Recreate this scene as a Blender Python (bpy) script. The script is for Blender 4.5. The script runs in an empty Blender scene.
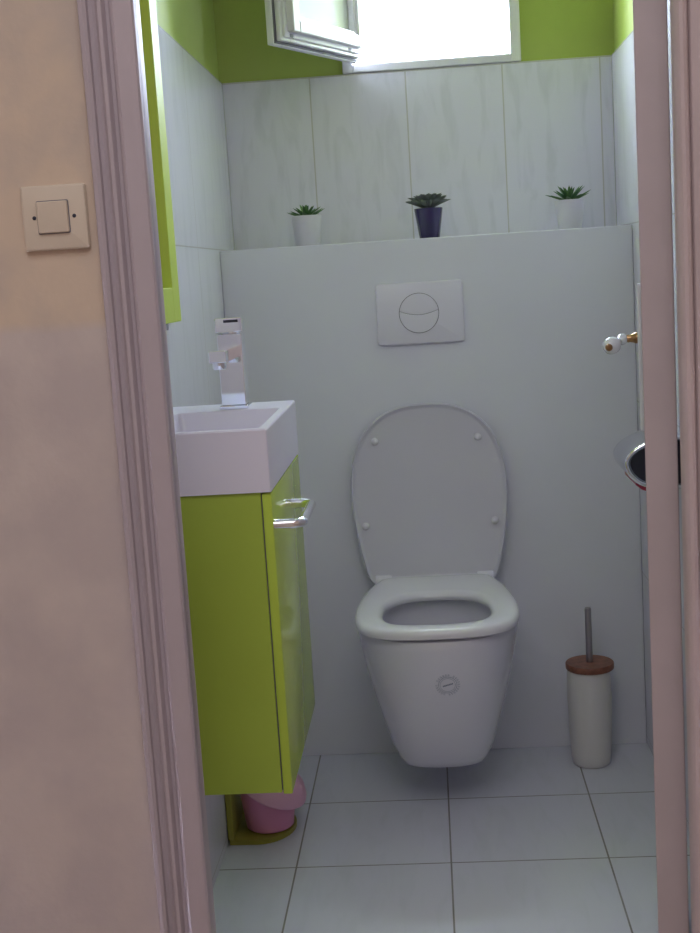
import bpy, bmesh, math, random
from mathutils import Vector, Matrix
random.seed(7)
COL = bpy.context.scene.collection
PI = math.pi

# ------------------------------------------------------------ materials
def mat(name, color, rough=.5, metal=0, coat=0, bump=0, bscale=60, vary=0, vscale=8, vcol=None, spec=.5, trans=0):
    m = bpy.data.materials.new(name); m.use_nodes = True
    nt = m.node_tree; N = nt.nodes; L = nt.links; b = N['Principled BSDF']
    b.inputs['Base Color'].default_value = (*color, 1)
    b.inputs['Roughness'].default_value = rough
    b.inputs['Metallic'].default_value = metal
    b.inputs['Coat Weight'].default_value = coat
    b.inputs['Coat Roughness'].default_value = .04
    b.inputs['Specular IOR Level'].default_value = spec
    b.inputs['Transmission Weight'].default_value = trans
    tc = N.new('ShaderNodeTexCoord')
    no = N.new('ShaderNodeTexNoise'); no.inputs['Scale'].default_value = vscale; no.inputs['Detail'].default_value = 5
    L.new(tc.outputs['Object'], no.inputs['Vector'])
    mx = N.new('ShaderNodeMix'); mx.data_type = 'RGBA'
    c2 = vcol or tuple(c * (1 - vary) for c in color)
    mx.inputs[6].default_value = (*color, 1); mx.inputs[7].default_value = (*c2, 1)
    rp = N.new('ShaderNodeMapRange'); rp.inputs[1].default_value = .35; rp.inputs[2].default_value = .7
    L.new(no.outputs['Fac'], rp.inputs[0]); L.new(rp.outputs[0], mx.inputs[0]); L.new(mx.outputs[2], b.inputs['Base Color'])
    if bump:
        n2 = N.new('ShaderNodeTexNoise'); n2.inputs['Scale'].default_value = bscale; n2.inputs['Detail'].default_value = 4
        L.new(tc.outputs['Object'], n2.inputs['Vector'])
        bp = N.new('ShaderNodeBump'); bp.inputs['Strength'].default_value = bump; bp.inputs['Distance'].default_value = .002
        L.new(n2.outputs['Fac'], bp.inputs['Height']); L.new(bp.outputs[0], b.inputs['Normal'])
    return m

def tile_mat(name, color, grout, u, v, u0, v0, w, h, mortar, rough=.25, vein=None, vein_amt=.0, bump=.4):
    """a tiled surface; u, v name the world axes the grid runs along"""
    m = bpy.data.materials.new(name); m.use_nodes = True
    nt = m.node_tree; N = nt.nodes; L = nt.links; b = N['Principled BSDF']
    tc = N.new('ShaderNodeTexCoord'); sp = N.new('ShaderNodeSeparateXYZ'); L.new(tc.outputs['Object'], sp.inputs[0])
    cb = N.new('ShaderNodeCombineXYZ')
    for i, (ax, o) in enumerate(((u, u0), (v, v0))):
        a = N.new('ShaderNodeMath'); a.operation = 'SUBTRACT'; a.inputs[1].default_value = o
        L.new(sp.outputs[ax], a.inputs[0]); L.new(a.outputs[0], cb.inputs[i])
    br = N.new('ShaderNodeTexBrick'); br.offset = 0; br.squash = 1
    br.inputs['Scale'].default_value = 1; br.inputs['Brick Width'].default_value = w; br.inputs['Row Height'].default_value = h
    br.inputs['Mortar Size'].default_value = mortar; br.inputs['Mortar Smooth'].default_value = .3
    br.inputs['Bias'].default_value = 0
    br.inputs['Color1'].default_value = (*color, 1)
    br.inputs['Color2'].default_value = (*[c * .97 for c in color], 1)
    br.inputs['Mortar'].default_value = (*grout, 1)
    L.new(cb.outputs[0], br.inputs['Vector'])
    out = br.outputs['Color']
    if vein_amt:
        mp = N.new('ShaderNodeMapping'); mp.inputs['Rotation'].default_value = (0, 0, .5); mp.inputs['Scale'].default_value = (30, 7, 1)
        L.new(cb.outputs[0], mp.inputs[0])
        n = N.new('ShaderNodeTexNoise'); n.inputs['Scale'].default_value = 1.0; n.inputs['Detail'].default_value = 7; n.inputs['Distortion'].default_value = .8
        L.new(mp.outputs[0], n.inputs['Vector'])
        rp = N.new('ShaderNodeMapRange'); rp.inputs[1].default_value = .5; rp.inputs[2].default_value = .68; rp.inputs[4].default_value = vein_amt
        L.new(n.outputs['Fac'], rp.inputs[0])
        mx = N.new('ShaderNodeMix'); mx.data_type = 'RGBA'; mx.inputs[7].default_value = (*vein, 1)
        L.new(rp.outputs[0], mx.inputs[0]); L.new(out, mx.inputs[6]); out = mx.outputs[2]
    L.new(out, b.inputs['Base Color'])
    b.inputs['Roughness'].default_value = rough
    bp = N.new('ShaderNodeBump'); bp.inputs['Strength'].default_value = bump; bp.inputs['Distance'].default_value = .001; bp.invert = True
    L.new(br.outputs['Fac'], bp.inputs['Height']); L.new(bp.outputs[0], b.inputs['Normal'])
    return m

M = {}
M['green_wall'] = mat('green_wall_paint', (.44, .535, .125), .6, bump=.12, bscale=180, vary=.08)
M['box'] = mat('pale_panel_paint', (.765, .785, .85), .45, bump=.03, bscale=120, vary=.02)
M['ceiling'] = mat('ceiling_paint', (.78, .78, .82), .8, vary=.02)
GR = (.58, .56, .56)
TC = (.78, .775, .87)
VE = (.44, .46, .50)
M['tile_back'] = tile_mat('marbled_tile_back', TC, GR, 'X', 'Z', -.0215, 1.152, .2185, .378, .0018, vein=VE, vein_amt=.22)
M['tile_side'] = tile_mat('marbled_tile_side', TC, GR, 'Y', 'Z', 2.503 - .437 * 4, 1.152 - .378 * 4, .437, .378, .0013, rough=.16, vein=VE, vein_amt=.12)
M['floor'] = tile_mat('floor_tile', (.71, .72, .80), (.27, .26, .25), 'X', 'Y', -.0085 - .2875 * 4, 2.214 - .2875 * 6, .2875, .2875, .0019, rough=.22, vein=(.57, .60, .64), vein_amt=.25)
M['hall_floor'] = mat('hall_floor_tile', (.42, .33, .27), .5, vary=.1)
M['ceramic'] = mat('white_ceramic', (.76, .75, .83), .12, coat=.4, vary=.01)
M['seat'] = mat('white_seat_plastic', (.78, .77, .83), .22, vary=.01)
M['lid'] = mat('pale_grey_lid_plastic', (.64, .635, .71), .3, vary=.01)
M['plate'] = mat('white_button_plastic', (.76, .75, .84), .3, vary=.01)
M['basin'] = mat('white_basin_resin', (.80, .78, .90), .3, vary=.01)
M['green_gloss'] = mat('green_lacquer_gloss', (.50, .65, .09), .13, spec=.12, vary=.02)
M['green_satin'] = mat('green_melamine', (.41, .55, .07), .45, vary=.04, bump=.03)
M['frame_green'] = mat('green_frame_paint', (.58, .72, .09), .5, vary=.03)
M['chrome'] = mat('chrome', (.92, .94, .99), .06, 1)
M['chrome_dull'] = mat('polished_dull_chrome', (.62, .64, .68), .14, 1)
M['steel'] = mat('brushed_steel', (.45, .43, .45), .35, 1)
M['brass'] = mat('aged_brass', (.50, .31, .16), .3, 1, vary=.3, vscale=90)
M['porcelain'] = mat('white_porcelain', (.82, .87, .93), .12, coat=.6, vary=.01)
M['dark'] = mat('dark_recess', (.02, .02, .025), .7, vary=.1)
M['dark_blue'] = mat('dark_plastic', (.03, .03, .05), .4, vary=.1)
M['red'] = mat('crimson_reflection', (.45, .04, .10), .35, vary=.1)  # painted colour of the reflection under the paper holder
M['window'] = mat('white_window_paint', (.80, .79, .84), .35, vary=.03)
M['seal'] = mat('dark_grey_seal', (.16, .15, .19), .6, vary=.1)
M['casing'] = mat('lilac_casing_paint', (.50, .43, .475), .5, vary=.04, vscale=20)
M['jamb'] = mat('pink_jamb_paint', (.58, .475, .485), .5, vary=.05, vscale=14)
M['door'] = mat('pink_door_paint', (.54, .46, .485), .5, vary=.06, vscale=18, bump=.08)
M['switch'] = mat('cream_switch_plastic', (.67, .57, .47), .35, vary=.02)
M['bamboo'] = mat('bamboo_wood', (.33, .13, .075), .4, vary=.5, vscale=60)
M['brush_body'] = mat('white_stone_resin', (.76, .75, .72), .45, vary=.03)
M['white_pot'] = mat('white_pot_glaze', (.67, .65, .72), .35, vary=.06, vscale=30)
M['purple_pot'] = mat('purple_pot_glaze', (.022, .013, .10), .15, coat=.5, vary=.2)
M['soil'] = mat('soil', (.05, .04, .03), .9, vary=.5, vscale=300, bump=.6)
M['leaf_green'] = mat('green_succulent_leaf', (.045, .13, .055), .4, vary=.5, vscale=60, vcol=(.10, .22, .06))
M['leaf_grey'] = mat('grey_green_succulent_leaf', (.17, .21, .18), .5, vary=.4, vscale=60, vcol=(.20, .21, .21))
M['pink'] = mat('pink_bin_plastic', (.82, .33, .55), .4, vary=.05)
M['pink_pale'] = mat('pale_pink_bin_plastic', (.86, .50, .66), .35, vary=.04)
M['olive'] = mat('yellow_green_board', (.36, .34, .05), .5, vary=.08)
M['mark'] = mat('grey_blue_print', (.17, .20, .30), .6, vary=.05)
M['mirror'] = mat('mirror_glass', (.80, .86, .82), .02, 1)

# hall wallpaper: warm peach above, paler pink below a faint painted edge
def hall_mat():
    m = bpy.data.materials.new('mottled_hall_wallpaper'); m.use_nodes = True
    nt = m.node_tree; N = nt.nodes; L = nt.links; b = N['Principled BSDF']; b.inputs['Roughness'].default_value = .75
    tc = N.new('ShaderNodeTexCoord'); sp = N.new('ShaderNodeSeparateXYZ'); L.new(tc.outputs['Object'], sp.inputs[0])
    n = N.new('ShaderNodeTexNoise'); n.inputs['Scale'].default_value = 9; n.inputs['Detail'].default_value = 6
    L.new(tc.outputs['Object'], n.inputs['Vector'])
    ad = N.new('ShaderNodeMath'); ad.operation = 'MULTIPLY_ADD'; ad.inputs[1].default_value = .02; L.new(n.outputs['Fac'], ad.inputs[0]); L.new(sp.outputs['Z'], ad.inputs[2])
    rz = N.new('ShaderNodeMapRange'); rz.inputs[1].default_value = 1.045; rz.inputs[2].default_value = 1.058; L.new(ad.outputs[0], rz.inputs[0])
    up = N.new('ShaderNodeMix'); up.data_type = 'RGBA'; up.inputs[6].default_value = (.67, .535, .425, 1); up.inputs[7].default_value = (.56, .465, .405, 1)
    lo = N.new('ShaderNodeMix'); lo.data_type = 'RGBA'; lo.inputs[6].default_value = (.63, .54, .51, 1); lo.inputs[7].default_value = (.555, .475, .465, 1)
    r = N.new('ShaderNodeMapRange'); r.inputs[1].default_value = .38; r.inputs[2].default_value = .6; L.new(n.outputs['Fac'], r.inputs[0])
    for x in (up, lo): L.new(r.outputs[0], x.inputs[0])
    f = N.new('ShaderNodeMix'); f.data_type = 'RGBA'; L.new(rz.outputs[0], f.inputs[0]); L.new(lo.outputs[2], f.inputs[6]); L.new(up.outputs[2], f.inputs[7])
    L.new(f.outputs[2], b.inputs['Base Color'])
    n2 = N.new('ShaderNodeTexNoise'); n2.inputs['Scale'].default_value = 70; n2.inputs['Detail'].default_value = 3; L.new(tc.outputs['Object'], n2.inputs['Vector'])
    bp = N.new('ShaderNodeBump'); bp.inputs['Strength'].default_value = .3; bp.inputs['Distance'].default_value = .002
    L.new(n2.outputs['Fac'], bp.inputs['Height']); L.new(bp.outputs[0], b.inputs['Normal'])
    return m
M['hall'] = hall_mat()
g = bpy.data.materials.new('clear_glass'); g.use_nodes = True
nt = g.node_tree; N = nt.nodes; N.remove(N['Principled BSDF'])
tr = N.new('ShaderNodeBsdfTransparent'); tr.inputs[0].default_value = (.93, .96, .97, 1); gl = N.new('ShaderNodeBsdfGlossy'); gl.inputs['Roughness'].default_value = .02
fr = N.new('ShaderNodeFresnel'); fr.inputs[0].default_value = 1.5; ms = N.new('ShaderNodeMixShader')
nt.links.new(fr.outputs[0], ms.inputs[0]); nt.links.new(tr.outputs[0], ms.inputs[1]); nt.links.new(gl.outputs[0], ms.inputs[2])
nt.links.new(ms.outputs[0], N['Material Output'].inputs['Surface']); M['glass'] = g

fg = bpy.data.materials.new('frosted_glass'); fg.use_nodes = True
nt = fg.node_tree; N = nt.nodes; N.remove(N['Principled BSDF'])
tl = N.new('ShaderNodeBsdfTranslucent'); tl.inputs[0].default_value = (.92, .94, .97, 1); df = N.new('ShaderNodeBsdfDiffuse'); df.inputs[0].default_value = (.9, .92, .95, 1)
ms = N.new('ShaderNodeMixShader'); ms.inputs[0].default_value = .85
nt.links.new(tl.outputs[0], ms.inputs[1]); nt.links.new(df.outputs[0], ms.inputs[2]); nt.links.new(ms.outputs[0], N['Material Output'].inputs['Surface']); M['frosted'] = fg

# ------------------------------------------------------------ mesh helpers
def obj(name, bm, m, parent=None, smooth=None):
    """link a bmesh as ONE mesh object; smooth = auto-smooth angle in degrees"""
    bmesh.ops.recalc_face_normals(bm, faces=bm.faces[:])
    me = bpy.data.meshes.new(name)
    if smooth:
        a = math.radians(smooth)
        for f in bm.faces: f.smooth = True
        for e in bm.edges:
            if len(e.link_faces) != 2 or e.calc_face_angle(0) > a: e.smooth = False
    bm.to_mesh(me); bm.free()
    o = bpy.data.objects.new(name, me); COL.objects.link(o)
    for x in (m if isinstance(m, (list, tuple)) else [m]): me.materials.append(x)
    if parent is not None:
        o.parent = parent; o.matrix_parent_inverse = parent.matrix_world.inverted()
    return o
def struct(o): o['kind'] = 'structure'; return o
def tag(o, label, cat, group=None):
    o['label'] = label; o['category'] = cat
    if group: o['group'] = group
    return o
def thing(name, label, cat, loc, group=None):
    o = bpy.data.objects.new(name, None); COL.objects.link(o); o.location = loc; o.empty_display_size = .05
    o.matrix_world = Matrix.Translation(loc)
    return tag(o, label, cat, group)
def B(): return bmesh.new()
def box(bm, a, b, bev=0, seg=2, mtx=None):
    r = bmesh.ops.create_cube(bm, size=1)
    vs = r['verts']
    for v in vs:
        v.co = Vector([a[i] if v.co[i] < 0 else b[i] for i in range(3)])
    if bev:
        es = list({e for v in vs for e in v.link_edges})
        q = bmesh.ops.bevel(bm, geom=es, offset=bev, segments=seg, profile=.5, affect='EDGES')
        vs = list({v for f in q['faces'] for v in f.verts} | {v for v in vs if v.is_valid})
    if mtx is not None:
        for v in vs: v.co = mtx @ v.co
    return vs
def bxo(a, b, bev=0, seg=2, mtx=None):
    bm = B(); box(bm, a, b, bev, seg, mtx); return bm
def loft(bm, rings, cap0=False, cap1=False, closed=True):
    R = [[bm.verts.new(p) for p in r] for r in rings]
    n = len(R[0])
    for a, b in zip(R, R[1:]):
        for i in range(n if closed else n - 1):
            j = (i + 1) % n
            bm.faces.new((a[i], a[j], b[j], b[i]))
    if cap0: bm.faces.new(R[0][::-1])
    if cap1: bm.faces.new(R[-1])
    return R
def lathe(bm, prof, c=(0, 0, 0), axis=(0, 0, 1), n=40):
    """prof = (radius, height) pairs turned about an axis from c"""
    ax = Vector(axis).normalized(); q = Vector((0, 0, 1)).rotation_difference(ax); c = Vector(c)
    rings = [[c + q @ Vector((max(r, 1e-5) * math.cos(2 * PI * i / n), max(r, 1e-5) * math.sin(2 * PI * i / n), h)) for i in range(n)] for r, h in prof]
    loft(bm, rings, True, True)
def tube(bm, pts, r, n=14, cap=True):
    pts = [Vector(p) for p in pts]; rings = []; up = None
    for i, p in enumerate(pts):
        t = (pts[min(i + 1, len(pts) - 1)] - pts[max(i - 1, 0)]).normalized()
        if up is None:
            up = Vector((0, 0, 1)) if abs(t.z) < .9 else Vector((1, 0, 0))
        s = t.cross(up).normalized(); up = s.cross(t).normalized()
        rr = r[i] if isinstance(r, (list, tuple)) else r
        rings.append([p + rr * (math.cos(2 * PI * k / n) * s + math.sin(2 * PI * k / n) * up) for k in range(n)])
    loft(bm, rings, cap, cap)
def catmull(P, per=8, closed=False):
    out = []; n = len(P)
    for i in range(n if closed else n - 1):
        p = [P[(i + k - 1) % n] if closed else P[min(max(i + k - 1, 0), n - 1)] for k in range(4)]
        for s in range(per):
            t = s / per
            out.append(tuple(.5 * (2 * p[1][d] + (p[2][d] - p[0][d]) * t + (2 * p[0][d] - 5 * p[1][d] + 4 * p[2][d] - p[3][d]) * t * t + (3 * p[1][d] - p[0][d] - 3 * p[2][d] + p[3][d]) * t ** 3) for d in range(2)))
    if not closed: out.append(tuple(P[-1]))
    return out
def sym(half, cx=0):
    """a closed outline from its right half, first and last point on the centre line"""
    d = [(-x, y) for x, y in half[1:-1]][::-1]
    return [(x + cx, y) for x, y in catmull(half + d, 8, True)]
def polar(outline, c, n=96):
    """resample a star-shaped outline by angle about c"""
    res = []; m = len(outline)
    for i in range(n):
        a = 2 * PI * i / n - PI / 2; dx, dy = math.cos(a), math.sin(a); best = 0
        for k in range(m):
            x1, y1 = outline[k][0] - c[0], outline[k][1] - c[1]; x2, y2 = outline[(k + 1) % m][0] - c[0], outline[(k + 1) % m][1] - c[1]
            ex, ey = x2 - x1, y2 - y1; den = dx * ey - dy * ex
            if abs(den) < 1e-12: continue
            t = (x1 * ey - y1 * ex) / den; s = (x1 * dy - y1 * dx) / den
            if t > 0 and -1e-6 <= s <= 1 + 1e-6: best = max(best, t)
        res.append((c[0] + dx * best, c[1] + dy * best))
    return res
def inset(ring, c, d):
    """move every point of a ring towards c by d"""
    o = []
    for x, y in ring:
        v = Vector((x - c[0], y - c[1])); l = v.length
        v = v * max(0, (l - d) / l) if l > 0 else v
        o.append((c[0] + v.x, c[1] + v.y))
    return o
def rrect(w, h, r, n=6):
    P = []
    for sx, sy, a0 in ((1, 1, 0), (-1, 1, 90), (-1, -1, 180), (1, -1, 270)):
        for k in range(n + 1):
            a = math.radians(a0 + 90 * k / n)
            P.append((sx * (w / 2 - r) + r * math.cos(a), sy * (h / 2 - r) + r * math.sin(a)))
    return P

# ------------------------------------------------------------ measures
XL, XR = -.44, .442          # side walls
YB, YW = 2.768, 2.99         # front of the boxed cistern, tiled back wall
ZL = 1.149                   # top of the boxed cistern
ZT = 1.532                   # top of the wall tiles
YF, YI = 1.42, 1.455         # hall face and inner face of the door wall
ZC = 2.5
TW = .008

# ------------------------------------------------------------ setting
struct(obj('floor', bxo((XL - .1, YI - .06, -.05), (XR + .1, YW + .1, 0)), M['floor']))
struct(obj('floor_hall', bxo((-1.3, -1.6, -.05), (1.1, YI - .06, 0)), M['hall_floor']))
struct(obj('ceiling', bxo((XL - .1, YI, ZC), (XR + .1, YW + .1, ZC + .05)), M['ceiling']))
struct(obj('ceiling_hall', bxo((-1.3, -1.6, ZC), (1.1, YI, ZC + .05)), M['ceiling']))
wl = struct(obj('wall_left', bxo((XL - .1, YI, 0), (XL - TW, YW + .1, ZC)), M['green_wall']))
obj('wall_tiles', bxo((XL - TW, YI + .001, 0), (XL, YW, ZT), .001), M['tile_side'], wl)
wr = struct(obj('wall_right', bxo((XR + TW, YI, 0), (XR + .1, YW + .1, ZC)), M['green_wall']))
obj('wall_tiles', bxo((XR, YI + .001, 0), (XR + TW, YW, ZT), .001), M['tile_side'], wr)
# back wall with the window opening
WX0, WX1, WZ0, WZ1 = -.163, .241, 1.534, 1.985
bm = B()
for a, b in (((XL - TW, 0), (WX0, ZC)), ((WX1, 0), (XR + TW, ZC)), ((WX0, 0), (WX1, WZ0)), ((WX0, WZ1), (WX1, ZC))):
    box(bm, (a[0], YW + TW, a[1]), (b[0], YW + .2, b[1]))
wb = struct(obj('wall_back', bm, M['green_wall']))
obj('wall_tiles', bxo((XL, YW, 0), (XR, YW + TW, ZT), .001), M['tile_back'], wb)
struct(obj('wall_cistern', bxo((XL + .0005, YB, 0), (XR - .0005, YW - .0005, ZL), .0015), M['box']))
# door wall
JL, JR = -.2965, .2725        # inner edges of the door frame
bm = B()
box(bm, (-1.3, YF, 0), (JL - .012, YI, ZC)); box(bm, (JR + .03, YF, 0), (1.1, YI, ZC)); box(bm, (JL - .012, YF, 2.06), (JR + .03, YI, ZC))
struct(obj('wall_front', bm, M['hall']))
for nm, a, b in (('wall_hall_left', (-1.4, -1.6, 0), (-1.3, YI, ZC)), ('wall_hall_right', (1.1, -1.6, 0), (1.2, YI, ZC)), ('wall_hall_back', (-1.4, -1.7, 0), (1.2, -1.6, ZC))):
    struct(obj(nm, bxo(a, b), M['hall']))

# moulded door casing
PROF = [(0, 0), (0, .009), (.0015, .0125), (.006, .0135), (.0095, .011), (.0105, .005), (.014, .003), (.018, .004), (.0195, .010), (.0225, .0135), (.0265, .0135), (.0285, .010),
        (.0295, .006), (.0335, .006), (.0355, .010), (.0365, .0145), (.040, .0165), (.044, .016), (.050, .0155), (.056, .0155), (.0595, .014), (.0615, .011), (.062, .006), (.062, 0)]
def casing(x_out, s, m, name, prof=PROF):
    bm = B()
    pts = [(x_out + s * dx, YF - p) for dx, p in prof]
    loft(bm, [[(x, y, z) for x, y in pts] for z in (0, 2.12)], True, True)
    return struct(obj(name, bm, m, smooth=25))
casing(JL - .062, 1, M['casing'], 'trim_1')
struct(obj('trim_2', bxo((JL - .012, YF - .004, 0), (JL, 1.441, 2.06), .0015), M['casing']))     # left jamb board
# right side: rounded stop bead, then the casing
bead = [(0, 0), (0, .014), (.002, .019), (.005, .0222), (.0085, .023), (.012, .021), (.0145, .017), (.0155, .012), (.0155, 0)]
casing(JR, 1, M['jamb'], 'trim_3', bead)
casing(JR + .0157 + .062, -1, M['jamb'], 'trim_4', [(a, b * .95) for a, b in PROF])
struct(obj('trim_5', bxo((JR + .017, YF + .001, 0), (JR + .03, YI - .001, 2.06), .001), M['jamb']))
struct(obj('trim_6', bxo((JL - .06, YF - .016, 2.06), (JR + .074, YF, 2.12), .003), M['casing']))

# ------------------------------------------------------------ open door, seen on its hinge edge
ang = math.atan(.170)
DM = Matrix.Translation((.2400, 1.458, 0)) @ Matrix.Rotation(-ang, 4, 'Z')   # local: x = thickness to the right, y = along the door
DL = .56
door = thing('door_1', 'pink painted door standing open, seen on its narrow edge at right', 'door', (.2400, 1.458, 0)); door['kind'] = 'structure'
obj('door_leaf', bxo((0, 0, .008), (.0362, DL, 2.03), .0015, 2, DM), M['door'], door)
HYL = .455
plate = obj('handle_plate', bxo((-.0085, HYL - .021, .825), (0, HYL + .021, 1.043), .004, 3, DM), M['porcelain'], door, 40)
plate['label'] = 'tall white porcelain handle plate'
P0 = DM @ Vector((-.008, HYL, .963)); P1 = DM @ Vector((-.030, HYL, .962))
bm = B(); ax = P1 - P0
lathe(bm, [(0, 0), (.0085, .0), (.0085, .004), (.007, .006), (.0055, .012), (.006, .014), (.005, .017), (.0055, .020), (.0045, .022), (.005, .027), (0, .028)], P0, ax, 20)
spindle = obj('handle_neck', bm, M['brass'], door, 40); spindle['label'] = 'ribbed brass neck of the handle'
a = P1 + Vector((-.001, 0, 0)); b = a + Vector((-.030, -.062, -.008)); ax = b - a; Ln = ax.length
bm = B(); lathe(bm, [(0, -.008), (.005, -.0065), (.0085, -.001), (.0085, .003), (.006, .009), (.0045, .013), (.0055, .020), (.0085, .032), (.0125, .046), (.0120, .056), (.007, .063), (0, .0645)], a, ax, 28)
lever = obj('door_handle', bm, M['porcelain'], door, 60); lever['label'] = 'white porcelain lever'
bm = B(); lathe(bm, [(0, .058), (.0055, .0605), (.0055, .0645), (.004, .067), (0, .068)], a, ax, 20)
obj('handle_tip', bm, M['brass'], lever, 40)['label'] = 'brass tip of the porcelain lever'
for z in (.944, .354):
    bm = B(); lathe(bm, [(0, 0), (.0022, .001), (.0022, .019), (0, .02)], (.2805, 1.447, z - .01), n=12)
    obj('hinge', bm, M['brass'], door, 40)['label'] = 'small dark hinge pin'

# ------------------------------------------------------------ window
win = thing('window_1', 'small white framed window with its sash swung open', 'window', (.04, YW, WZ0)); win['kind'] = 'structure'
def ring_frame(x0, x1, z0, z1, w, y0, y1, bev=.0025, wb_=None):
    wb_ = w if wb_ is None else wb_
    bm = B()
    box(bm, (x0, y0, z0), (x0 + w, y1, z1), bev); box(bm, (x1 - w, y0, z0), (x1, y1, z1), bev)
    box(bm, (x0 + w - .001, y0, z0), (x1 - w + .001, y1, z0 + wb_), bev); box(bm, (x0 + w - .001, y0, z1 - w), (x1 - w + .001, y1, z1), bev)
    return bm
obj('window_frame', ring_frame(WX0, WX1, WZ0 - .001, WZ1, .024, YW - .004, YW + .06, wb_=.018), M['window'], win)
obj('window_frame', ring_frame(WX0 + .022, WX1 - .022, WZ0 + .0155, WZ1 - .022, .007, YW + .02, YW + .06, .001), M['window'], win)
# the sash, hinged on the left and turned into the room
hx, hy = -.118, YW - .022
ax_ = math.atan2(2.632 - hy, -.288 - hx)
SM = Matrix.Translation((hx, hy, 0)) @ Matrix.Rotation(ax_, 4, 'Z')      # local x along the sash, local y out of its outer face
SL, Z0, Z1 = .343, 1.552, 1.955
def sframe(name, i, w, y0, y1, m, parent, bev=.003):
    o = obj(name, ring_frame(i, SL - i, Z0 + i, Z1 - i, w, y0, y1, bev), m, parent); o.data.transform(SM); return o
sash = sframe('sash', .0, .034, -.026, -.010, M['window'], win)
sframe('seal', .003, .02, -.0105, -.0075, M['seal'], sash, .0005)['label'] = 'dark rubber seal'
sframe('sash_rebate', .007, .036, -.008, .004, M['window'], sash)
sframe('sash_rebate', .014, .034, .003, .010, M['window'], sash)
sframe('sash_face', .024, .026, .009, .026, M['window'], sash)
sframe('glazing_bead', .048, .009, .004, .020, M['window'], sash, .002)
gp = obj('pane', bxo((.04, -.003, Z0 + .04), (SL - .04, .003, Z1 - .04)), M['frosted'], sash); gp.data.transform(SM); gp['label'] = 'frosted white pane'
for xx in (.06, SL - .045):
    d = obj('drain_slot', bxo((xx, .0035, Z0 + .0155), (xx + .013, .0108, Z0 + .0225), .001), M['seal'], sash); d.data.transform(SM)
for zz in (1.60, 1.90):
    bm = B(); lathe(bm, [(0, 0), (.006, .001), (.006, .045), (0, .046)], (hx - .002, YW - .0125, zz), n=16)
    obj('window_hinge', bm, M['window'], win, 40)

# ------------------------------------------------------------ light switch
sw = thing('light_switch', 'square cream light switch with one rocker on the hall wall', 'light switch', (-.405, YF, 1.163))
PW = Matrix.Translation((-.4055, YF, 1.1635)) @ Matrix.Rotation(PI / 2, 4, 'X')   # local z comes out of the wall
def plate_mesh(w, h, r, levels, n=6, mtx=PW):
    bm = B(); loft(bm, [[mtx @ Vector((x, y, z)) for x, y in rrect(w - 2 * i, h - 2 * i, max(r - i, .0005), n)] for i, z in levels], True, True); return bm
obj('cover_plate', plate_mesh(.073, .071, .003, [(0, 0), (0, .005), (.001, .0072), (.003, .008)]), M['switch'], sw, 35)
RM = PW @ Matrix.Translation((-.001, .0005, .0078)) @ Matrix.Rotation(.05, 4, 'X')
obj('rocker_gap', plate_mesh(.0365, .0365, .002, [(0, -.0002), (0, .0006)], mtx=PW @ Matrix.Translation((-.001, .0005, .0078))), M['seal'], sw)
obj('rocker', plate_mesh(.0345, .0345, .002, [(0, 0), (0, .0035), (.0008, .0048), (.002, .005)], mtx=RM), M['switch'], sw, 35)
for sx in (-.0225, .0225):
    bm = B(); c = PW @ Vector((sx, .0005, .0075)); lathe(bm, [(0, 0), (.0022, 0), (.0022, .0009), (.0015, .0012), (0, .0012)], c, (0, -1, 0), 14)
    obj('screw', bm, M['dark_blue'], sw, 40)['label'] = 'small dark screw'

# ------------------------------------------------------------ flush plate
fl = thing('flush_plate', 'white rectangular flush plate with a round split button', 'flush plate', (-.015, YB, .99))
FM = Matrix.Translation((-.0155, YB, .991)) @ Matrix.Rotation(PI / 2, 4, 'X')
obj('plate', plate_mesh(.188, .132, .008, [(.001, 0), (0, .002), (0, .007), (.001, .0095), (.0035, .0105)], mtx=FM), M['plate'], fl, 35)
BR = .0425
bm = B(); lathe(bm, [(0, .0), (BR + .0006, 0), (BR + .0006, .0006), (0, .0006)], FM @ Vector((-.002, 0, .0104)), (0, -1, 0), 64)
obj('button_gap', bm, M['seal'], fl)
def arc_y(x): return -.0035 + .010 * (x / BR) ** 2
def halfbutton(upper):
    R_ = BR - .0005; n = 24; xm = R_ * .987
    cut = [(-xm + 2 * xm * k / n, arc_y(-xm + 2 * xm * k / n) + (.0004 if upper else -.0004)) for k in range(n + 1)]
    a0 = math.atan2(cut[-1][1], cut[-1][0]); a1 = math.atan2(cut[0][1], cut[0][0])
    if upper: a1 = a1 if a1 > 0 else a1 + 2 * PI; arc = [a0 + (a1 - a0) * k / 30 for k in range(1, 30)]
    else: a1 = a1 - 2 * PI if a1 > 0 else a1; arc = [a0 + (a1 - a0) * k / 30 for k in range(1, 30)]
    out = cut + [(R_ * math.cos(t), R_ * math.sin(t)) for t in arc]
    cy = sum(p[1] for p in out) / len(out)
    bm = B()
    rings = []
    for s, z in ((1, .0), (1, .0022), (.975, .0032), (.6, .0036), (.2, .0036)):
        rings.append([FM @ Vector((-.002 + x * s, cy + (y - cy) * s, .0106 + z)) for x, y in out])
    loft(bm, rings, True, True); return bm
obj('button', halfbutton(True), M['plate'], fl, 30)['label'] = 'smaller upper half of the round button'
obj('button', halfbutton(False), M['plate'], fl, 30)['label'] = 'larger lower half of the round button'

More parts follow.
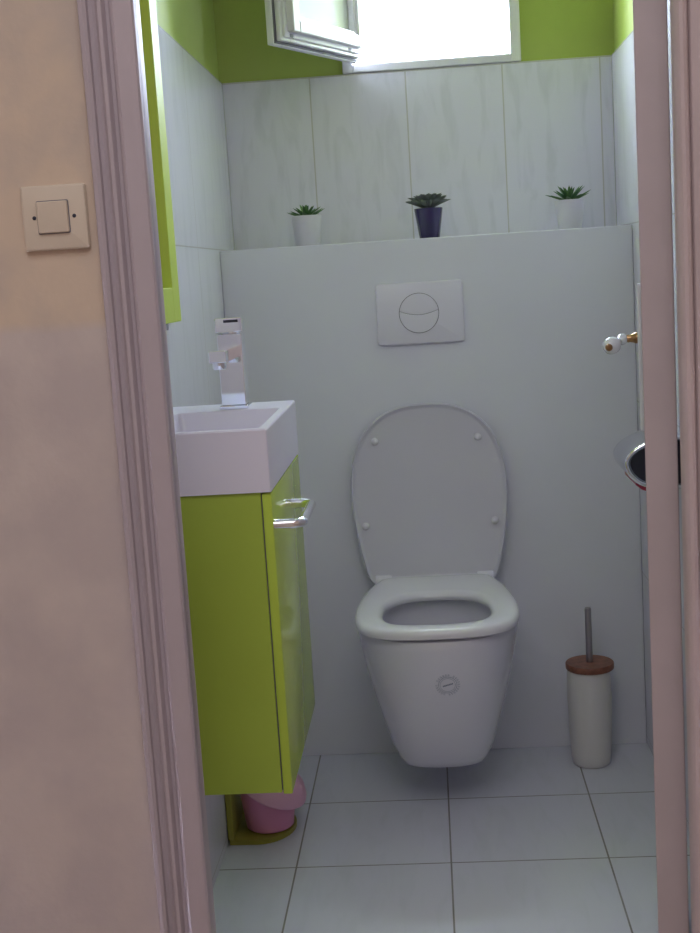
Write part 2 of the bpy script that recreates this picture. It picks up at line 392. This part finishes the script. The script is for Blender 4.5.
# ------------------------------------------------------------ toilet
CX = -.012
toi = thing('toilet', 'white wall-hung toilet with its lid raised against the wall', 'toilet', (CX, YB, .08))
YC = 2.45
def bowl_ring(z, w, yf, wr, n=2.35, yr=YB - .001):
    w *= .965; yf += .026; z += .003 * (.406 - z) / .31
    P = []
    for k in range(49):
        t = PI * k / 48; c, s = math.cos(t), math.sin(t)
        P.append((CX + w * math.copysign(abs(c) ** (2 / n), c), YC - (YC - yf) * abs(s) ** (2 / n), z))
    for k in range(1, 9):
        u = k / 8; P.append((CX - w + (w - wr) * u * u, YC + (yr - YC) * u, z))
    for k in range(1, 8): P.append((CX - wr + 2 * wr * k / 8, yr, z))
    for k in range(0, 8):
        u = 1 - k / 8; P.append((CX + w - (w - wr) * u * u, YC + (yr - YC) * u, z))
    return P
LV = [(.0935, .040, 2.432, .05), (.094, .058, 2.412, .07), (.098, .074, 2.394, .085), (.108, .086, 2.372, .095), (.125, .095, 2.353, .10), (.155, .107, 2.330, .112), (.20, .1205, 2.305, .125),
      (.26, .137, 2.277, .138), (.32, .151, 2.255, .142), (.36, .159, 2.244, .135), (.385, .163, 2.238, .128), (.398, .1645, 2.236, .125), (.404, .163, 2.2385, .123), (.406, .159, 2.243, .12)]
outer = [bowl_ring(*l) for l in LV]
rim_o = outer[-1]
hole = polar(sym([(0, 2.298), (.06, 2.303), (.10, 2.325), (.120, 2.37), (.123, 2.44), (.108, 2.51), (.06, 2.56), (0, 2.566)], CX), (CX, 2.40), 96)
cc = Vector((CX, 2.40))
def hole_match(ring, sc, z, shift=0):
    out = []
    for x, y, _ in ring:
        d = Vector((x, y)) - cc; a = (math.atan2(d.y, d.x) + PI / 2) % (2 * PI); k = a / (2 * PI) * 96; i = int(k); f = k - i
        hx_ = hole[i % 96]; hy_ = hole[(i + 1) % 96]
        px, py = hx_[0] * (1 - f) + hy_[0] * f, hx_[1] * (1 - f) + hy_[1] * f
        out.append((cc.x + (px - cc.x) * sc, cc.y + (py - cc.y) * sc + shift, z))
    return out
rings = outer + [hole_match(rim_o, s, z, sh) for s, z, sh in ((1.02, .406, 0), (1, .403, 0), (1.03, .385, 0), (1.04, .36, 0), (1.0, .31, 0), (.85, .25, .01), (.6, .205, .03), (.35, .19, .05), (.1, .187, .06))]
bm = B(); loft(bm, rings, True, True)
bowl = obj('bowl', bm, M['ceramic'], toi, 35)
bm = B(); lathe(bm, [(0, 0), (.07, 0), (.0701, .0005), (0, .0005)], (CX, 2.43, .225), n=40)
wm = mat('toilet_water', (.45, .52, .55), .05); obj('water', bm, wm, bowl)
# seat ring
so = polar(sym([(0, 2.256), (.045, 2.258), (.083, 2.265), (.117, 2.282), (.143, 2.313), (.156, 2.36), (.1595, 2.42), (.158, 2.48), (.151, 2.54), (.140, 2.60), (.124, 2.655), (.113, 2.682), (.09, 2.689), (.05, 2.689), (0, 2.689)], CX), (CX, 2.42), 120)
si = polar(sym([(0, 2.309), (.05, 2.313), (.084, 2.331), (.101, 2.37), (.105, 2.42), (.098, 2.475), (.076, 2.52), (.040, 2.54), (0, 2.543)], CX), (CX, 2.42), 120)
c2 = (CX, 2.42)
def zr(r, z): return [(x, y, z) for x, y in r]
bm = B()
sec = [zr(inset(so, c2, .006), .4105), zr(inset(so, c2, .001), .413), zr(so, .418), zr(inset(so, c2, .001), .4235), zr(inset(so, c2, .005), .4285), zr(inset(so, c2, .012), .4305), zr(inset(so, c2, .022), .431),
       zr(inset(si, c2, -.014), .430), zr(inset(si, c2, -.006), .427), zr(inset(si, c2, -.001), .421), zr(si, .416), zr(inset(si, c2, -.003), .4105)]
R = loft(bm, sec)
for i in range(120): bm.faces.new((R[-1][i], R[-1][(i + 1) % 120], R[0][(i + 1) % 120], R[0][i]))
obj('seat', bm, M['seat'], toi, 40)
for sx in (-.07, .07):
    bm = B(); lathe(bm, [(0, 0), (.012, 0), (.012, .005), (0, .005)], (CX + sx, 2.676, .4058), n=20); obj('seat_fixing', bm, M['seat'], toi, 40)
for sx in (-.11, .11):
    bm = B(); lathe(bm, [(0, 0), (.011, .0005), (.0118, .004), (.0118, .032), (.011, .0355), (0, .036)], (CX - .002 + sx - .018, 2.704, .4185), (1, 0, 0), 24)
    obj('hinge', bm, M['seat'], toi, 40)
# raised lid: an outline in (x, t), bent back against the wall
LZ, LH = .4075, .392
half = [(0, 1), (.05, .990), (.092, .955), (.125, .895), (.150, .81), (.167, .70), (.1745, .57), (.1735, .44), (.168, .31), (.158, .17), (.148, .07), (.140, .022), (.128, .0), (.114, .012), (.110, .018), (.105, .022), (.05, .022), (0, .022)]
lo = polar(sym([(x * .973, t * LH) for x, t in half]), (0, .2), 140)
ty = math.atan2(.045, LH)
LM = Matrix.Translation((CX - .004, 2.706, LZ)) @ Matrix.Rotation(-ty, 4, 'X') @ Matrix.Rotation(PI / 2, 4, 'X')   # local x, t, out towards the room
bm = B()
def lr(d, z): return [LM @ Vector((x, y, z)) for x, y in inset(lo, (0, .2), d)]
loft(bm, [lr(.03, -.0135), lr(.010, -.012), lr(.002, -.008), lr(0, -.002), lr(.001, .002), lr(.0035, .0035), lr(.006, .0025), lr(.009, -.001), lr(.012, -.0015), lr(.10, -.0025)], True, True)
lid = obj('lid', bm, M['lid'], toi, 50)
for x, z in ((-.112, .720), (.111, .719), (-.142, .538), (.139, .538)):
    t = (z - LZ) / math.cos(ty)
    bm = B(); c = LM @ Vector((x + .004 * 0, t, -.003)); ax = (LM.to_3x3() @ Vector((0, 0, 1)))
    lathe(bm, [(0, 0), (.0085, 0), (.0085, .004), (.0075, .007), (.005, .009), (0, .0097)], c, ax, 24)
    obj('bumper', bm, M['seat'], lid, 50)
# printed round mark on the front of the bowl
from mathutils.bvhtree import BVHTree
dg = bpy.context.evaluated_depsgraph_get()
bv = BVHTree.FromObject(bowl, dg)
bm = B(); MC = (.002, .317)
def onbowl(x, z):
    h = bv.ray_cast(bowl.matrix_world.inverted() @ Vector((x, 1.5, z)), Vector((0, 1, 0)))
    return bowl.matrix_world @ h[0] + Vector((0, -.0005, 0))
def strip(pts, w):
    for (x1, z1), (x2, z2) in zip(pts, pts[1:]):
        d = Vector((x2 - x1, z2 - z1)); n = Vector((-d.y, d.x)).normalized() * w / 2
        bm.faces.new([bm.verts.new(onbowl(*q)) for q in ((x1 + n.x, z1 + n.y), (x2 + n.x, z2 + n.y), (x2 - n.x, z2 - n.y), (x1 - n.x, z1 - n.y))])
for r_, wd, gaps in ((.0172, .0008, ()), (.0142, .0006, ())):
    pts = [(MC[0] + r_ * math.cos(2 * PI * k / 48), MC[1] + r_ * math.sin(2 * PI * k / 48)) for k in range(49)]
    strip(pts, wd)
for k in range(26):                                   # the ring of tiny letters, too small to read
    if k % 7 == 5: continue
    a = 2 * PI * k / 26; d = .082
    for rr, aa, bb in ((.0200, a - d, a + d), (.0222, a - d * .6, a + d * .8)):
        strip([(MC[0] + rr * math.cos(aa), MC[1] + rr * math.sin(aa)), (MC[0] + rr * math.cos(bb), MC[1] + rr * math.sin(bb))], .0008)
for k in range(7):                                    # slanted word in the middle
    u = -.0095 + k * .0029; dx, dz = math.cos(.28), math.sin(.28)
    strip([(MC[0] + u * dx, MC[1] + u * dz), (MC[0] + (u + .0023) * dx, MC[1] + (u + .0023) * dz)], .0030)
obj('printed_mark', bm, M['mark'], bowl)['label'] = 'small round grey print with a ring of tiny lettering'

# ------------------------------------------------------------ vanity cabinet
XC = -.220; Y0, Y1 = 1.663, 2.030; ZB, ZM = .379, .8015
cab = thing('vanity_cabinet', 'lime green vanity cabinet hung on the wall under the basin', 'cabinet', (XL, 1.85, ZB))
obj('body', bxo((XL + .001, Y0, ZB), (XC - .0145, Y1, ZM), .0012), M['green_satin'], cab)
dr = obj('door', bxo((XC - .0128, Y0, ZB - .002), (XC, Y1, ZM - .002), .0018, 3), M['green_gloss'], cab, 40)
for yy, zz in ((Y0 + .01, .45), (Y0 + .01, .72)):
    pass
obj('shadow_gap', bxo((XC - .0146, Y0 + .004, ZB + .003), (XC - .0127, Y1 - .004, ZM - .004)), M['seal'], cab)
hp = []
for k in range(7): a = k / 6 * PI / 2; hp.append((XC + .022 + .016 * math.sin(a), 1.672 + .016 - .016 * math.cos(a), .7555))
hp = [(XC - .001, 1.672, .7555)] + hp
hp2 = [(x, 1.672 + 1.826 - y, z) for x, y, z in hp[::-1]]
bm = B(); tube(bm, hp + hp2, .0068, 16)
obj('handle', bm, M['chrome'], dr, 50)['label'] = 'chrome bow handle'

# ------------------------------------------------------------ wash basin
bz0, bz1 = ZM + .0005, .8870
bas = thing('wash_basin', 'small white rectangular wash basin on the green cabinet', 'wash basin', (XL, 1.85, bz0))
bx0, bx1, by0, by1 = XL + .001, XC + .0005, Y0 - .004, Y1 + .006
ix0, ix1, iy0, iy1 = bx0 + .05, bx1 - .013, by0 + .016, 1.925
def rr(x0, x1, y0, y1, r, z, n=5): return [(x + (x0 + x1) / 2, y + (y0 + y1) / 2, z) for x, y in rrect(x1 - x0, y1 - y0, r, n)]
bm = B()
loft(bm, [rr(bx0, bx1, by0, by1, .003, bz0), rr(bx0, bx1, by0, by1, .003, bz1 - .002), rr(bx0 + .0015, bx1 - .0015, by0 + .0015, by1 - .0015, .0025, bz1),
          rr(ix0 - .0015, ix1 + .0015, iy0 - .0015, iy1 + .0015, .008, bz1), rr(ix0, ix1, iy0, iy1, .008, bz1 - .002), rr(ix0 + .006, ix1 - .006, iy0 + .006, iy1 - .006, .01, bz1 - .05), rr(ix0 + .016, ix1 - .016, iy0 + .016, iy1 - .016, .014, bz1 - .058), rr(ix0 + .05, ix1 - .05, iy0 + .09, iy1 - .09, .01, bz1 - .061)], True, True)
obj('bowl', bm, M['basin'], bas, 35)
obj('splash_ledge', bxo((bx0, by0, bz1 - .001), (bx0 + .022, by1 - .11, bz1 + .012), .002), M['basin'], bas)
bm = B(); lathe(bm, [(0, 0), (.018, 0), (.018, .003), (.012, .005), (0, .005)], ((ix0 + ix1) / 2, (iy0 + iy1) / 2, bz1 - .061), n=28)
obj('drain', bm, M['chrome'], bas, 40)

# ------------------------------------------------------------ tap
FX, FY = -.3045, 1.962
tap = thing('basin_tap', 'square chrome mixer tap standing on the back of the basin', 'tap', (FX, FY, bz1))
obj('base', bxo((FX - .0225, FY - .0225, bz1 - .0002), (FX + .0225, FY + .0225, bz1 + .006), .0015), M['chrome'], tap)
obj('body', bxo((FX - .019, FY - .019, bz1 + .006), (FX + .019, FY + .019, bz1 + .116), .0012), M['chrome'], tap)
bm = B(); box(bm, (FX - .0185, FY - .108, bz1 + .078), (FX + .0075, FY - .018, bz1 + .0955), .0012)
spt = obj('spout', bm, M['chrome'], tap)
bm = B(); lathe(bm, [(0, 0), (.009, 0), (.0105, .003), (.0105, .011), (0, .011)], (FX - .0055, FY - .094, bz1 + .0675), n=24)
obj('aerator', bm, M['chrome'], spt, 40)
bm = B(); lathe(bm, [(0, 0), (.014, 0), (.014, .004), (0, .004)], (FX, FY, bz1 + .1155), n=24); obj('collar', bm, M['chrome'], tap, 40)
TM = Matrix.Translation((FX, FY, bz1 + .119)) @ Matrix.Rotation(.05, 4, 'Z')
lv = obj('lever', bxo((-.0205, -.028, 0), (.0205, .0195, .0215), .0012, 2, TM), M['chrome'], tap)
obj('lever_slot', bxo((-.007, -.0283, .0145), (.015, -.0275, .0185), 0, 2, TM), M['dark_blue'], lv)

# ------------------------------------------------------------ wall mirror
MY0, MY1, MZ0, MZ1 = 1.60, 2.163, 1.021, 1.68
mir = thing('wall_mirror', 'tall wall mirror in a flat lime green frame above the basin', 'mirror', (XL, 1.9, MZ0))
bm = B(); w = .057; xa, xb = XL + .0005, XL + .022
box(bm, (xa, MY0, MZ0), (xb, MY0 + w, MZ1), .0015); box(bm, (xa, MY1 - w, MZ0), (xb, MY1, MZ1), .0015)
box(bm, (xa, MY0 + w - .001, MZ0), (xb, MY1 - w + .001, MZ0 + w), .0015); box(bm, (xa, MY0 + w - .001, MZ1 - w), (xb, MY1 - w + .001, MZ1), .0015)
obj('frame', bm, M['frame_green'], mir)
obj('mirror_glass', bxo((XL + .0010, MY0 + w - .002, MZ0 + w - .002), (XL + .0025, MY1 - w + .002, MZ1 - w + .002)), M['mirror'], mir)
obj('clip', bxo((XL + .0005, 2.115, MZ0 - .012), (XL + .008, 2.127, MZ0 + .001), .001), M['plate'], mir)

# ------------------------------------------------------------ paper holder
TPY0, TPY1 = 2.272, 2.412
tp = thing('toilet_paper_holder', 'rounded chrome toilet paper holder on the right wall behind the door', 'toilet paper holder', (XR, 2.34, .72))
prof = catmull([(XR - .001, .762), (.405, .762), (.379, .754), (.352, .740), (.338, .722), (.341, .703), (.352, .688), (.366, .678), (.385, .673), (.410, .670), (XR - .001, .668)], 6)
cen = Vector((.40, .715))
def sc(p, s): return (cen.x + (p[0] - cen.x) * s if p[0] < .43 else p[0], cen.y + (p[1] - cen.y) * s)
bm = B()
rg = [(1, TPY1), (1, TPY0 + .004), (.985, TPY0), (.90, TPY0), (.87, TPY0 + .003), (.85, TPY0 + .003), (.83, TPY0 + .002), (.80, TPY0 + .005), (.78, TPY0 + .03), (.78, TPY1 - .004)]
loft(bm, [[(sc(p, s)[0], y, sc(p, s)[1]) for p in prof] for s, y in rg], False, False, True)
bm.faces.new([v for v in bm.verts if abs(v.co.y - TPY1) < 1e-6][:len(prof)])
obj('cover', bm, M['chrome_dull'], tp, 35)
bm = B(); mid = [Vector((*[sc(p, .945)[0]], TPY0 - .001, sc(p, .945)[1])) for p in prof[:-1]]
tube(bm, mid, .0042, 12); obj('rim', bm, M['chrome'], tp, 50)['label'] = 'bright rounded chrome rim'
bm = B(); pr = [sc(p, .79) for p in prof]
loft(bm, [[(x, y, z) for x, z in pr] for y in (TPY0 + .012, TPY1 - .006)], True, True)
obj('core', bm, M['dark_blue'], tp)['label'] = 'dark inside of the holder'
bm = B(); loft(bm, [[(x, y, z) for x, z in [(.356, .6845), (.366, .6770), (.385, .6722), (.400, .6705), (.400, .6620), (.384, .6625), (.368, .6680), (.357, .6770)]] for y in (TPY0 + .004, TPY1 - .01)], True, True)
obj('red_reflection', bm, M['red'], tp)['label'] = 'crimson reflection along the lower edge, modelled as a strip'  # red reflection on the cover's underside, built as a coloured strip

# ------------------------------------------------------------ toilet brush
tb = thing('toilet_brush', 'white toilet brush holder with round wooden lid and steel handle', 'toilet brush', (.306, 2.667, 0))
bm = B(); lathe(bm, [(0, .0005), (.036, .0005), (.040, .004), (.0425, .02), (.0455, .08), (.0472, .15), (.0465, .19), (.0455, .212), (.0435, .214), (0, .214)], (.306, 2.667, 0), n=56)
obj('holder', bm, M['brush_body'], tb, 40)
bm = B(); lathe(bm, [(0, .2142), (.050, .2142), (.0515, .216), (.0515, .226), (.050, .228), (.012, .2285), (0, .2285)], (.309, 2.667, 0), n=56)
obj('lid', bm, M['bamboo'], tb, 40)
bm = B(); lathe(bm, [(0, .228), (.0070, .228), (.0070, .345), (.0062, .3475), (0, .3485)], (.309, 2.667, 0), n=24)
obj('handle', bm, M['steel'], tb, 40)

# ------------------------------------------------------------ pink bin under the cabinet
bc = (-.364, 2.384)
bn = thing('small_bin', 'small pink bin on a yellow-green board under the cabinet', 'bin', (-.37, 2.42, 0))
bm = B(); P = [(XL + .004, bc[1] + .09), (XL + .004, bc[1] - .068)]
for k in range(25):
    a = -PI / 2 + PI * k / 24; P.append((-.385 + .072 * math.cos(a), bc[1] + .010 + .080 * math.sin(a)))
loft(bm, [[(x, y, z) for x, y in P] for z in (.0005, .0095)], True, True)
obj('base_board', bm, M['olive'], bn)
obj('back_board', bxo((XL + .001, bc[1] - .068, .0097), (XL + .013, bc[1] + .09, .19), .002), M['olive'], bn)
bm = B(); lathe(bm, [(0, .010), (.043, .010), (.047, .013), (.052, .05), (.0575, .093), (.059, .102), (.0555, .103), (.054, .095), (.045, .02), (0, .018)], (bc[0], bc[1], 0), n=48)
obj('bucket', bm, M['pink'], bn, 40)
bm = B(); ax = Vector((.38, -.10, .9)).normalized()
lathe(bm, [(.0, .040), (.03, .036), (.055, .024), (.067, .006), (.069, -.004), (.067, -.006), (.062, .004), (.05, .020), (.028, .031), (0, .035)], (bc[0] + .012, bc[1] - .004, .090), ax, 48)
obj('lid', bm, M['pink_pale'], bn, 50)['label'] = 'paler pink domed lid tilted over the bucket'

# ------------------------------------------------------------ succulents on the ledge
def pot_mesh(rb, rt, h):
    bm = B(); lathe(bm, [(0, 0), (rb - .001, 0), (rb, .0015), (rt, h - .001), (rt - .0008, h), (rt - .003, h), (rt - .0035, h - .006), (0, h - .007)], n=48); return bm
def leaf(bm, yaw, tilt, L_, w, th, base, curl=.3, tip=1.0):
    """a pointed fleshy leaf: a tapering flattened tube"""
    ns = 9; rings = []
    d = Vector((math.cos(yaw), math.sin(yaw), 0)); s = Vector((-math.sin(yaw), math.cos(yaw), 0)); p = Vector(base); a = tilt
    for i in range(ns):
        u = i / (ns - 1); ww = w * (math.sin(PI * min(1, .22 + .78 * u) ** tip) ** .8 if u < 1 else 0) + .0002; tt = th * (1 - u) ** .6 + .0002
        dirv = d * math.cos(a) + Vector((0, 0, 1)) * math.sin(a); nv = -d * math.sin(a) + Vector((0, 0, 1)) * math.cos(a)
        rings.append([p + s * ww / 2 * math.cos(2 * PI * k / 8) + nv * (tt / 2 * math.sin(2 * PI * k / 8) + .25 * ww * abs(math.cos(2 * PI * k / 8))) for k in range(8)])
        p = p + dirv * L_ / (ns - 1); a += curl / ns
    loft(bm, rings, True, True)
def succulent(label, x, rb, rt, h, potm, leafm, build):
    t = thing('potted_succulent', label, 'potted plant', (0, 0, 0), 'succulents on the ledge')
    obj('pot', pot_mesh(rb, rt, h), potm, t, 40)
    bm = B(); lathe(bm, [(0, h - .0072), (rt - .004, h - .0072), (rt - .004, h - .004), (0, h - .0025)], n=32); obj('soil', bm, M['soil'], t, 40)
    bm = B(); build(bm, h - .004); obj('leaves', bm, leafm, t, 60)
    t.location = (x, 2.86, ZL + .0003); return t
def agave(sd, wide):
    def f(bm, z):
        r = random.Random(sd)
        for n_, tl, ln in ((9, .33, .043), (8, .75, .036), (6, 1.15, .030)):
            for k in range(n_):
                leaf(bm, 2 * PI * (k + r.random() * .3) / n_ + tl * 3, tl + r.uniform(-.1, .1), ln * r.uniform(.9, 1.08) * wide, .0105, .003, (0, 0, z - .002), r.uniform(-.1, .35))
    return f
def rosette(bm, z):
    r = random.Random(3)
    bmt = B; 
    for n_, tl, ln, hh in ((14, .42, .049, .001), (14, .60, .046, .002), (12, .80, .040, .003), (9, 1.05, .032, .004), (6, 1.3, .026, .004)):
        for k in range(n_):
            leaf(bm, 2 * PI * (k + .5 * (tl > .5)) / n_ + tl * 5, tl, 1.12 * ln * r.uniform(.95, 1.05), .019, .004, (0, 0, z + hh), -.15, 1.6)
succulent('spiky green succulent in a white pot, leftmost on the ledge', -.2555, .0275, .0335, .067, M['white_pot'], M['leaf_green'], agave(5, 1.08))
succulent('flat grey-green succulent in a dark purple pot on the ledge', .0145, .0225, .0315, .066, M['purple_pot'], M['leaf_grey'], rosette)
succulent('spiky green succulent in a white pot, rightmost on the ledge', .3225, .0245, .0325, .064, M['white_pot'], M['leaf_green'], agave(11, 1.28))

# ------------------------------------------------------------ light: sky through the window, lamp in the hall
W = bpy.data.worlds.new('sky'); bpy.context.scene.world = W; W.use_nodes = True
bg = W.node_tree.nodes['Background']; bg.inputs[0].default_value = (.78, .87, 1.12, 1); bg.inputs[1].default_value = 42.0
pl = bpy.data.lights.new('window_portal', 'AREA'); pl.shape = 'RECTANGLE'; pl.size = WX1 - WX0; pl.size_y = WZ1 - WZ0
pl.cycles.is_portal = True
po = bpy.data.objects.new('window_portal', pl); COL.objects.link(po); po.location = ((WX0 + WX1) / 2, YW + .21, (WZ0 + WZ1) / 2); po.rotation_euler = (-PI / 2, 0, 0)
def area(name, loc, rot, sx, sy, e, c):
    l = bpy.data.lights.new(name, 'AREA'); l.shape = 'RECTANGLE'; l.size = sx; l.size_y = sy; l.energy = e; l.color = c
    o = bpy.data.objects.new(name, l); COL.objects.link(o); o.location = loc; o.rotation_euler = rot; return o
area('hall_ceiling_light', (-.1, -.2, ZC - .02), (0, 0, 0), 1.4, 1.8, 21, (.98, .98, 1))

# ------------------------------------------------------------ camera
F = 1272.37747
yaw, pitch, roll = (math.radians(a) for a in (3.86841102, 8.52513167, -3.57690287))
cy_, sy_, cp, sp_, cr, sr = math.cos(yaw), math.sin(yaw), math.cos(pitch), math.sin(pitch), math.cos(roll), math.sin(roll)
f_ = Vector((-sy_ * cp, cy_ * cp, -sp_)); r_ = Vector((cy_, sy_, 0)); u_ = r_.cross(f_)
r2 = cr * r_ + sr * u_; u2 = -sr * r_ + cr * u_
cam = bpy.data.cameras.new('camera'); co = bpy.data.objects.new('camera', cam); COL.objects.link(co)
mw = Matrix.Identity(4)
for i in range(3): mw[i][0] = r2[i]; mw[i][1] = u2[i]; mw[i][2] = -f_[i]
mw[0][3], mw[1][3], mw[2][3] = 0, 0, 1.08
co.matrix_world = mw
cam.sensor_fit = 'VERTICAL'; cam.sensor_height = 36; cam.lens = F / 933 * 36; cam.clip_start = .02
S = bpy.context.scene; S.camera = co
S.view_settings.view_transform = 'Standard'; S.view_settings.look = 'None'; S.view_settings.gamma = 1; S.view_settings.use_curve_mapping = False
S.view_settings.exposure = .12
